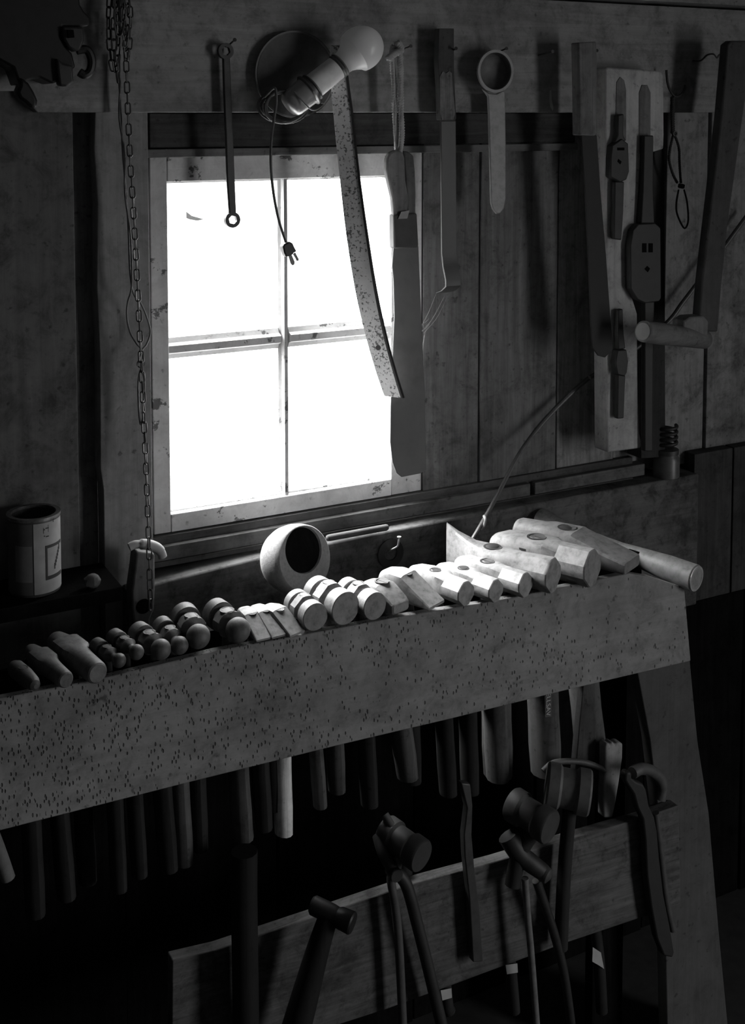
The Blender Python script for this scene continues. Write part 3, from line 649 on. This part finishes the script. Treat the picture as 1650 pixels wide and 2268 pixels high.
# long pole with a cross handle
t_ = thing('cross_handled_pole', 1565, 770, -.13, 'long dark pole hanging at the far right with a wooden crosspiece at its foot', 'pole')
flat([(1612,98),(1622,90),(1655,90),(1668,100),(1640,300),(1612,500),(1598,640),(1590,735),(1547,735),(1556,620),(1576,450),(1598,260)], -.13, .02).build('pole', wood(.075,'z',.15,.3), t_, bevel=.003)
A, Bq = at(1424, 734, -.17), at(1560, 752, -.13); ax = (Bq-A).normalized(); q = depth(A)
MB().lathe([(0,24*q*.8),(.002,24*q),(.05,25*q),((Bq-A).length,22*q)], A, ax, 24).build('crosspiece', wood(.17,'x',.25,.4), t_)
MB().lathe([(0,24*q*.8),(.0006,24*q*.75)], A - ax*.0008, ax, 24).build('sawn_end', plain('end_grain', .3, .8), t_)
flat([(1514,712),(1530,702),(1560,700),(1570,712),(1568,742),(1545,745),(1524,760),(1514,742)], -.15, .03).build('block', wood(.20,'z',.25,.4), t_, bevel=.003)

# long curved rod leaning on the wall
t_ = empty('curved_rod', at(1060, 1168, -.085), 'long thin curved iron rod leaning diagonally over the sill strips', 'rod')
MB().tube(path([(1040,1205,-.12),(1064,1165,-.11),(1100,1100,-.075),(1150,1005,-.05),(1200,938,-.03),(1260,875,-.025),(1306,836,-.022)], -.03), [.0035]*30+[.0042]*19, 10).build('rod', steel(.10,.5,.3), t_)
MB().tube(path([(1306,836),(1390,785),(1476,716),(1512,670),(1550,620),(1600,552),(1660,470)], -.035), .0042, 10).build('upper_rod', steel(.08,.5,.3), t_)
MB().tube(path([(1072,1143,-.105),(1075,1150),(1072,1165),(1065,1172)], -.112), .0026, 8).build('wire_tie', steel(.3,.5,.3), t_)

# spring on a jar, at the right end of the sill
zj = .8735
cj = Vector((1.536, -.031, zj-.0015))
t_ = empty('lidded_jar', cj, 'squat dusty lidded jar at the far right end of the sill strips', 'jar')
mm = depth(cj)
MB().lathe([(0,.022),(.001,.0245),(.034,.0245),(.040,.021),(.043,.020)], cj, (0,0,1), 32).build('jar_body', steel(.10,.4,.1,.4,0,50), t_)
MB().lathe([(.0435,.0225),(.052,.0225),(.053,.020)], cj, (0,0,1), 32).build('lid', steel(.05,.5,.3), t_)
t_ = empty('coil_spring', cj + Vector((0,0,.0535)), 'dark coil spring standing on the lid of the jar', 'spring')
hp = [cj + Vector((.0180*math.cos(i*.35), .0180*math.sin(i*.35), .0565+.00056*i)) for i in range(72)]
MB().tube(hp, .0034, 8).build('coil', M_darkiron, t_)

# ------------------------------------------------------------------ chains and wire at the left post
link = MB(); rl, hw, r0 = .0050, .0034, .00115; lp = []
for i in range(8): a = PI*i/7; lp.append(Vector((hw*math.cos(a), 0, rl + hw*math.sin(a))))
for i in range(8): a = PI + PI*i/7; lp.append(Vector((hw*math.cos(a), 0, -rl + hw*math.sin(a))))
link.tube(lp, r0, 6, closed=True)
def chain(pts, y, label, group=None, scale=1.0):
    P = path(pts, y, 12); L = [0]
    for i in range(1, len(P)): L.append(L[-1] + (P[i]-P[i-1]).length)
    root = empty('chain', P[-1], label, 'chain', 'chains hanging at the upper left'); pitch = .0148*scale; n = int(L[-1]/pitch); first = None; j = 0
    for k in range(n):
        s = (k+.5)*pitch
        while j < len(L)-2 and L[j+1] < s: j += 1
        q = (s-L[j])/(L[j+1]-L[j]); p = P[j].lerp(P[j+1], q); d = (P[j+1]-P[j]).normalized()
        if first is None:
            first = link_proto.copy(); o = first
        else: o = first.copy()
        COL.objects.link(o); o.name = 'link'; o.parent = root
        R = d.to_track_quat('Z', 'Y').to_matrix() @ Matrix.Rotation((k % 2)*PI/2 + .35 + .12*math.sin(k*1.7), 3, 'Z')
        o.rotation_euler = R.to_euler(); o.location = p - P[-1]; o.scale = (scale,)*3
    return root
link_proto = link.build('link', M_chain, empty('tmp', (0,0,0))); tmp_ = link_proto.parent; link_proto.parent = None
chain([(270,-30,-.075),(276,60),(280,150),(284,260),(289,360),(295,450),(301,560),(308,700),(313,800),(319,930),(324,1040,-.075),(328,1150,-.095),(331,1240,-.108),(334,1370,-.108)], -.068, 'long rusty chain hanging down the pale post left of the window')
chain([(258,-30),(252,50),(254,125),(262,190,-.07)], -.072, 'short chain end bunched left of the long chain')
chain([(272,-30,-.085),(268,40),(276,95),(283,50),(281,-30)], -.088, 'chain doubled up in a short loop over the long chain')
chain([(262,-30,-.095),(258,30),(265,75),(273,30),(268,-30)], -.1, 'thickest looped chain, in front of the other bunched chains', scale=1.15)
chain([(244,-30,-.06),(240,60),(250,150),(262,95),(258,-30)], -.066, 'blackened chain loop at the left of the bunched chains')
chain([(284,-30,-.07),(289,50),(284,130),(276,70),(274,-30)], -.08, 'blackened chain loop at the right of the bunched chains')
bpy.data.objects.remove(link_proto); bpy.data.objects.remove(tmp_)
t_ = thing('twisted_wire', 313, 940, -.05, 'doubled twisted wire opening into an eye beside the long chain', 'wire')
mw = steel(.15,.5,.3)
MB().tube(path([(266,120),(264,180),(269,260),(272,340),(280,430),(285,520),(288,600),(296,650),(312,672),(326,705),(333,735),(325,762),(315,776),(318,800)], -.055), .0014, 7).build('strand', mw, t_)
MB().tube(path([(262,120),(266,180),(264,260),(276,340),(277,430),(289,520),(292,600),(291,640),(283,670),(281,700),(288,735),(302,760),(313,775),(308,800)], -.058), .0014, 7).build('strand', mw, t_)
MB().annulus(at(313,806,-.062), .0065, .0045, (0,-1,0), .002, 18).build('ring', mw, t_)
MB().tube(path([(312,818),(320,840),(319,875),(318,915),(312,940),(308,915),(306,870),(307,838),(312,818)], -.062), .0015, 7).build('long_link', mw, t_)

# ------------------------------------------------------------------ cast-iron clamp at the upper left
t_ = thing('cast_iron_clamp', 60, 240, -.10, 'black cast iron clamp with jaws and a foot at the upper left corner', 'clamp')
mk = steel(.012,.5,.3)
flat([(-60,-40),(172,-40),(178,10),(186,24),(199,38),(201,50),(196,58),(160,60),(140,58),(134,80),(150,108),(160,118),(168,150),(140,160),(128,180),(118,186),(100,178),(88,172),(62,178),(44,190),(30,150),(-60,100)], -.105, .06).build('body', mk, t_, bevel=.005)
flat([(138,58),(186,60),(187,90),(178,112),(166,114),(152,106),(142,88)], -.112, .02).build('jaw_plate', steel(.035,.5,.3), t_, bevel=.003)
flat([(150,66),(163,66),(165,83),(152,84)], -.1165, .006).build('square_hole', M_soot, t_)
flat([(126,128),(140,140),(162,145),(164,182),(150,192),(132,190),(128,160)], -.114, .02).build('lower_jaw', steel(.04,.5,.3), t_, bevel=.003)
MB().tube(path([(170,112),(192,110),(203,132),(200,156),(188,166),(176,160)], -.10), .006, 10).build('hook', mk, t_)
flat([(46,170),(64,184),(76,204),(84,222),(82,240),(68,238),(58,228),(44,218),(38,204),(44,190)], -.11, .03).build('foot', mk, t_, bevel=.004)

# ------------------------------------------------------------------ shelf, paint can, wooden hook block
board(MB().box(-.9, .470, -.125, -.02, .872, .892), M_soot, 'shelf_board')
cc = Vector((at(76,1230,-.075).x, -.075, .8925)); 
t_ = empty('paint_can', cc, 'open paint can with a torn pale printed label on the dark shelf', 'can')
rc, hc = .0352, .106
def ang(a): return Vector((math.cos(a), math.sin(a), 0))
MB().lathe([(0,rc*.98),(.002,rc),(hc,rc),(hc,rc-.0012),(.004,rc-.0012),(.004,.001)], cc, (0,0,1), 56, False).build('can_body', steel(.06,.5,.3,.5,0,40), t_)
MB().annulus(cc+Vector((0,0,hc+.0025)), rc+.0012, rc-.005, (0,0,1), .004, 56).build('rim', steel(.14,.35,.5,.6,0,120), t_)
MB().lathe([(0,rc-.003),(.001,rc-.004)], cc+Vector((0,0,hc*.75)), (0,0,1), 40).build('dried_paint', plain('dried_paint', .02), t_)
def wrap(a0, a1, z0, z1, off, mat, name, n=14, skew=0.0, lab=None):
    rg = []
    for i in range(n+1):
        a = a0+(a1-a0)*i/n; d = ang(a); dz = skew*(i/n)
        rg.append([cc+d*(rc+off)+Vector((0,0,z0+dz)), cc+d*(rc+off)+Vector((0,0,z1+dz)), cc+d*(rc+off-.0004)+Vector((0,0,z1+dz)), cc+d*(rc+off-.0004)+Vector((0,0,z0+dz))])
    return MB().loft(rg).build(name, mat, t_, label=lab)
va = math.atan2(EYE.y-cc.y, EYE.x-cc.x)          # bearing towards the camera side
mlab, mlab2, mink = plain('label_paper', .30, .7), plain('label_paper_dark', .07, .8), plain('label_ink', .03, .7)
wrap(va-.02, va+1.5, .004, hc-.004, .0006, mlab, 'paper_label', lab='pale half of the printed label')
wrap(va-1.3, va-.06, .004, hc-.004, .0006, mlab2, 'paper_label', lab='darker half of the label')
wrap(va-.75, va-.08, .022, .072, .0012, plain('label_panel', .14, .8), 'printed_panel')
wrap(va+.42, va+.50, .022, .070, .0012, mink, 'printed_border')
wrap(va+.50, va+1.3, .066, .070, .0012, mink, 'printed_border')
wrap(va+.50, va+1.3, .022, .027, .0012, mink, 'printed_border')
for a, z, w_, h_ in [(.38,.092,.03,.0016),(.38,.083,.03,.0016),(.36,.0875,.006,.008),(.55,.0885,.006,.010),(.45,.0935,.12,.0014),(.45,.082,.12,.0014),(.78,.100,.02,.006)]:
    wrap(va+a, va+a+w_, z, z+h_, .0012, mink, 'printed_mark', 3)
for i in range(7): wrap(va+.82+.05*i, va+.86+.05*i, .034+.004*i, .042+.004*i, .0012, mink, 'printed_mark', 2)
t_ = thing('hooked_block', 318, 1400, -.09, 'pale wooden block with a rounded hooked cap behind the lower end of the chain', 'block')
flat([(303,1222),(343,1226),(344,1300),(342,1350),(333,1372),(333,1410),(300,1410),(293,1350),(292,1310),(299,1260)], -.085, .03).build('block', wood(.17,'z',.2,.4), t_, bevel=.003)
MB().tube(path([(286,1212),(300,1206),(325,1206),(345,1212),(356,1222),(360,1234)], -.092), [.006]*12+[.0075]*20+[.0065]*9, 12).build('hooked_cap', plain('pale_cap', .35, .6), t_)
MB().lathe([(0,.011),(.001,.0105)], at(318,1343,-.0858), (0,-1,0), 24).build('hole', M_soot, t_)
t_ = thing('small_rag', 205, 1320, -.13, 'small crumpled pale lump on the end of the dark shelf', 'rag')
mb = MB(); cr = Vector((at(205,1318,-.11).x, -.11, .902)); rings = []
for i in range(1, 8):
    a = PI*i/8; rr = .011*math.sin(a)
    rings.append([cr + Vector((math.cos(2*PI*j/12), math.sin(2*PI*j/12), 0))*rr*(1+.3*noise.noise(Vector((i*.9, j*.8, 2)))) + Vector((0,0,-.010*math.cos(a))) for j in range(12)])
mb.loft(rings).build('lump', plain('rag', .09, .9), t_)

# ------------------------------------------------------------------ cup wheel, dowel, washer on nail, cobweb
cw = Vector((at(655,1240,-.155).x, -.150, 0)); axw = Vector((.25, -.92, .28)).normalized()
f0 = at(676, 1237, -.150)
t_ = empty('cup_wheel', Vector((f0.x, -.14, .838)), 'coarse stone cup wheel standing on edge behind the hammers', 'grinding wheel')
ms = steel(.20,.9,0,.25,.0,220,.8)
ra = axw.cross(Vector((0,0,1))).normalized(); rb = ra.cross(axw)
def ring_(t, r, ex=0): return [f0 + axw*t + rb*ex + (ra*math.cos(2*PI*k/64) + rb*math.sin(2*PI*k/64))*r for k in range(64)]
EXC = .0125                                            # the worn hole sits high in the face
MB().loft([ring_(-.004, .0325, EXC), ring_(0, .0340, EXC), ring_(0, .0470), ring_(-.0015, .0485), ring_(-.012, .0503), ring_(-.026, .0506), ring_(-.042, .0480), ring_(-.054, .0430), ring_(-.058, .0380)]).build('stone_cup', ms, t_, smooth=40)
MB().loft([ring_(-.0035, .0326, EXC), ring_(-.02, .0322, EXC*.8), ring_(-.040, .0315, EXC*.5), ring_(-.046, .026, EXC*.4)]).build('bore', M_soot, t_, label='black hollow inside')  # shade of the hollow put into a near-black lining
t_ = empty('short_dowel', at(800,1182,-.062), 'short round-ended stick lying on the ledge right of the cup wheel', 'stick')
A, Bq = at(722,1196,-.0585), at(860,1164,-.0585); A.z = Bq.z = (A.z+Bq.z)/2
MB().lathe([(0,.002),(.002,.0045),(.006,.0052),((Bq-A).length-.004,.0052),((Bq-A).length-.001,.004),((Bq-A).length,.001)], A, Bq-A, 16).build('stick', wood(.08,'x',.2,.3), t_)
t_ = thing('iron_washer', 865, 1255, -.056, 'dark iron washer hanging on a bent nail in the low wall board', 'washer')
MB().annulus(at(866,1226,-.0545), .0235, .0115, (0,-1,.03), .0025, 40).build('ring', M_darkiron, t_)
MB().tube(path([(860,1222,-.045),(868,1217,-.06),(880,1210,-.07),(883,1200,-.072),(884,1191,-.072)], -.07), .0015, 8).build('bent_nail', steel(.45,.5,.3), t_, label='bent nail holding the washer')
MB().lathe([(0,.0034),(.0012,.0034)], at(884,1190,-.072), (0,0,1), 12).build('nail_head', steel(.45,.5,.3), t_)
t_ = thing('cobweb', 940, 730, -.06, 'few cobweb strands between the bent scraper tip and the window frame', 'cobweb')
mc = plain('web', .12, .9); mb = MB()
for q in [[(966,650),(950,690),(934,722)],[(985,655),(962,700),(934,735)],[(990,660),(966,706),(938,738)],[(978,668),(948,722),(934,732)],[(942,735),(936,780),(934,840)],[(940,742),(933,790),(936,830)],[(930,720),(944,712),(950,705)]]:
    mb.tube(path(q, -.055), .00016, 4)
mb.build('strands', mc, t_, kind='stuff')

# ------------------------------------------------------------------ tools at the lower board
M_dk = wood(.018, 'z', .3, .4)
def bar_(name, pts, off, th, mat, label, cat, part='bar', bev=.0015):
    P = [atr(u, v, off) for u, v in pts]; r_ = empty(name, min(P, key=lambda p: p.z), label, cat)
    MB().prism(P, (0, th, 0)).build(part, mat, r_, bevel=bev); return r_
def drum(r_, c, rpx, lenm, ax, mat, name='head', faces=True, off=-.03):
    P = atr(c[0], c[1], off); R = rpx*depth(P); a = Vector(ax).normalized()
    MB().lathe([(-lenm/2,R*.92),(-lenm/2+.003,R),(-lenm*.22,R),(-lenm*.16,R*.86),(lenm*.16,R*.86),(lenm*.22,R),(lenm/2-.003,R),(lenm/2,R*.92)], P, a, 36).build(name, mat, r_)
def rod(pts, off, r, part, mat, root, oval=None):
    P = [atr(u, v, o[0] if o else off) for u, v, *o in pts]
    Q = []
    for i in range(len(P)-1):
        p0, p1, p2, p3 = P[max(i-1, 0)], P[i], P[i+1], P[min(i+2, len(P)-1)]
        for k in range(6):
            t = k/6; Q.append(.5*((2*p1) + (p2-p0)*t + (2*p0-5*p1+4*p2-p3)*t*t + (3*p1-p0-3*p2+p3)*t**3))
    Q.append(P[-1]); rs = r if not isinstance(r, tuple) else [r[0]+(r[1]-r[0])*i/(len(Q)-1) for i in range(len(Q))]
    return MB().tube(Q, rs, 12).build(part, mat, root)
LG = {'drum_hammer': 'drum-headed hammers at the lower board', 'blacksmith_tongs': 'tongs hung on the lower board', 'pale_patch_handle': 'handles with pale patches behind the lower board'}
def low_root(name, u, v, off, label, cat): return empty(name, atr(u, v, off), label, cat, LG.get(name))
MI, MI2 = steel(.055,.6,.1), steel(.014,.6,.1)
r_ = low_root('drum_hammer', 1246, 2090, -.03, 'drum-headed hammer with pale edge resting on the right part of the lower board', 'hammer')
drum(r_, (1258,1747), 49, .066, (.85,-.62,-.14), steel(.10,.6,.1), off=-.02)
rod([(1262,1790),(1252,1900),(1246,2000),(1242,2100)], -.022, .0105, 'handle', M_dk, r_)
r_ = low_root('drum_hammer', 1172, 2268, -.03, 'smaller dark drum-headed hammer left of the pale-edged one', 'hammer')
drum(r_, (1176,1806), 38, .07, (.35,-1,-.15), steel(.04,.6,.1), off=-.02)
rod([(1180,1840),(1150,1890),(1135,1960)], -.02, .012, 'handle', M_dk, r_)
r_ = low_root('drum_hammer', 892, 2000, -.03, 'dim drum-headed hammer above the middle of the lower board', 'hammer')
drum(r_, (893,1868), 36, .07, (.35,-1,-.15), steel(.03,.6,.1), off=-.015)
rod([(893,1900),(905,1960)], .03, .009, 'handle', M_dk, r_)
r_ = low_root('iron_hoop', 1270, 1720, .03, 'thin curved iron hoop lying behind the pale-edged hammer', 'hoop')
rod([(1203,1708),(1225,1690),(1262,1686),(1300,1690),(1340,1706)], .03, .0045, 'hoop', MI, r_)
# broken stick
r_ = low_root('broken_shaft', 1343, 1815, .035, 'pale broken hammer shaft with a splintered top, standing on the lower board', 'stick')
MB().prism([atr(u, v, .026) for u, v in [(1341,1652),(1347,1645),(1352,1651),(1357,1643),(1363,1650),(1370,1644),(1380,1647),(1379,1680),(1372,1730),(1362,1790),(1357,1812),(1338,1812),(1338,1760),(1341,1700)]], (0,.017,0)).build('shaft', wood(.30,'z',.3,.4), r_, bevel=.004)
bar_('wooden_stake', [(1294,1500),(1302,1500),(1322,1600),(1318,1722),(1274,1718),(1284,1600)], .05, .014, wood(.06,'z',.25,.4), 'pointed dull wooden stake leaning between the thick handles near the right end', 'stake', 'shaft')
# tongs at the right
r_ = low_root('blacksmith_tongs', 1480, 2110, -.02, 'blacksmith tongs hooked over the right end of the lower board', 'tongs')
MB().prism([atr(u, v, -.02) for u, v in [(1386,1716),(1392,1710),(1400,1712),(1400,1724),(1410,1732),(1425,1737),(1432,1750),(1438,1785),(1450,1810),(1456,1840),(1461,1900),(1470,1980),(1484,2050),(1494,2110),(1490,2122),(1470,2118),(1455,2080),(1442,2010),(1433,1940),(1429,1860),(1424,1815),(1412,1790),(1404,1760),(1392,1742),(1385,1730)]], (0,.014,0)).build('rein', MI2, r_, bevel=.003)
rod([(1400,1712,-.018),(1418,1703,-.01),(1440,1706,.0),(1460,1722,.01),(1467,1745,.012),(1462,1770,.012)], 0, .009, 'jaw', steel(.09,.5,.3), r_)
rod([(1452,1800,-.004),(1462,1880,-.004),(1475,1990,-.004),(1490,2060,-.004)], 0, .0055, 'rein', MI, r_)
rod([(1415,1790,.026),(1450,1786,.026),(1476,1779,.026)], .026, .0035, 'rivet_bar', MI2, r_)
# flat bar
bar_('flat_punch_bar', [(1022,1735),(1042,1737),(1047,1785),(1045,1850),(1051,1920),(1062,2010),(1070,2130),(1048,2132),(1040,1990),(1030,1900),(1028,1850),(1035,1790)], -.018, .012, steel(.05,.5,.3), 'flat iron bar with a widened top, hung over the middle of the lower board', 'bar')
# middle tongs
r_ = low_root('blacksmith_tongs', 960, 2268, -.02, 'dark blacksmith tongs with spread reins in front of the lower board', 'tongs')
rod([(852,1805,.01),(872,1840,-.005),(882,1880,-.015),(880,1920,-.018),(866,1945,-.02),(876,2010,-.022),(884,2100,-.022),(892,2268,-.022)], 0, .0062, 'rein', MI, r_)
rod([(838,1850,.01),(850,1890,-.01),(872,1925,-.018),(900,1960,-.022),(925,2050,-.024),(950,2150,-.024),(985,2300,-.024)], 0, .0088, 'rein', MI2, r_)
MB().lathe([(-.010,.009),(.010,.009)], atr(872,1932,-.022), (0,-1,0), 16).build('rivet', MI2, r_)
# tongs with knob, right of middle
r_ = low_root('knob_ended_tongs', 1185, 2268, -.03, 'tongs with a round knob and one pale rein, right of the flat bar', 'tongs')
rod([(1125,1850,-.01),(1150,1890,-.02),(1180,1915,-.03),(1203,1932,-.034)], 0, (.016,.012), 'jaw', MI2, r_)
MB().lathe([(-.012,.004),(-.009,.010),(0,.0125),(.008,.0105),(.012,.003)], atr(1204,1934,-.036), (.5,-1,-.3), 20).build('knob', steel(.07,.5,.3), r_)
rod([(1163,1945),(1168,2020),(1177,2120),(1190,2290)], -.03, .0052, 'rein', steel(.14,.55,.2), r_)
rod([(1188,1950),(1205,2000),(1228,2070),(1250,2160),(1268,2290)], -.026, .0068, 'rein', steel(.035,.4,.4), r_)
# silhouetted hammer at lower middle
r_ = low_root('hand_hammer', 650, 2268, -.05, 'black silhouetted hammer with thick handle at the lower middle', 'hammer')
A, Bq = atr(690,2003,-.03), atr(782,2046,-.075); ax = (Bq-A); L = ax.length
MB().lathe([(0,.010),(.003,.0125),(L*.5,.0125),(L*.62,.0115),(L*.68,.0135),(L-.002,.0145),(L,.013)], A, ax, 28).build('head', steel(.012,.5,.2), r_)
rod([(728,2028,-.05),(705,2100,-.05),(680,2190,-.05),(650,2300,-.05)], -.05, (.013,.021), 'handle', wood(.008,'z',.3,.3), r_)
r_ = low_root('dark_bar', 545, 2268, -.03, 'thick black upright bar left of the silhouetted hammer', 'bar')
rod([(541,1885),(541,2000),(543,2140),(545,2300)], -.03, .0175, 'bar', wood(.008,'z',.3,.3), r_)
# handles that hang behind the lower board with a pale patch on each
for i, (u, v, q, lab) in enumerate([(988,2203,[(976,2194),(1000,2189),(1001,2210),(980,2216)],'leftmost dark handle with a pale patch peeping out below the lower board'),
                        (1131,2146,[(1120,2138),(1146,2134),(1147,2154),(1123,2158)],'dark handle with a pale patch peeping out below the middle of the lower board'),
                        (1325,2110,[(1313,2098),(1331,2110),(1338,2146),(1326,2138),(1312,2130)],'dark handle with a ragged pale patch below the right of the lower board')]):
    r_ = low_root('pale_patch_handle', u, 2260, .06, lab, 'handle')
    rod([(u-20,1960,.06),(u,v,.06),(u+8,2240,.06)], .06, .0095, 'handle', M_dk, r_)
    P = [atr(a, b, .048) for a, b in q]; MB().prism(P, (0, .0006, 0)).build('paper_label', plain('handle_patch_%d' % i, .35, .7), r_)  # thin pale patch just in front of the handle
r_ = low_root('leaning_stick', 20, 1960, -.06, 'pale rounded stick end poking in at the left edge below the rack', 'stick')
rod([(-40,1790),(-12,1860),(8,1915),(18,1945)], -.05, .0085, 'stick', wood(.14,'z',.2,.3), r_)

# paper label with lettering on the thick handle below the right part of the rack
for o in [x for x in bpy.data.objects if x.get('label', '').startswith('largest eight-sided sledge')]:
    y_ = .047
    P = [atr(u, v, y_) for u, v in [(1206,1520),(1222,1518),(1222,1587),(1208,1589)]]
    lb_ = MB().prism(P, (0, .0006, 0)).build('paper_label', plain('handle_sticker', .06, .7), o, label='dark paper sticker with pale letters')
    fc = bpy.data.curves.new('lettering', 'FONT'); fc.body = 'ELLSAV'; fc.size = .0115; fc.extrude = .0002; fc.align_x = 'CENTER'; fc.align_y = 'CENTER'
    fo = bpy.data.objects.new('lettering', fc); COL.objects.link(fo)
    me = bpy.data.meshes.new_from_object(fo); bpy.data.objects.remove(fo)
    lo = bpy.data.objects.new('lettering', me); COL.objects.link(lo); lo.parent = lb_
    lo.location = atr(1214, 1560, y_-.0005) - wpos(lb_); lo.rotation_euler = (PI/2, PI/2, 0)
    me.materials.clear(); me.materials.append(plain('sticker_ink', .4, .7))
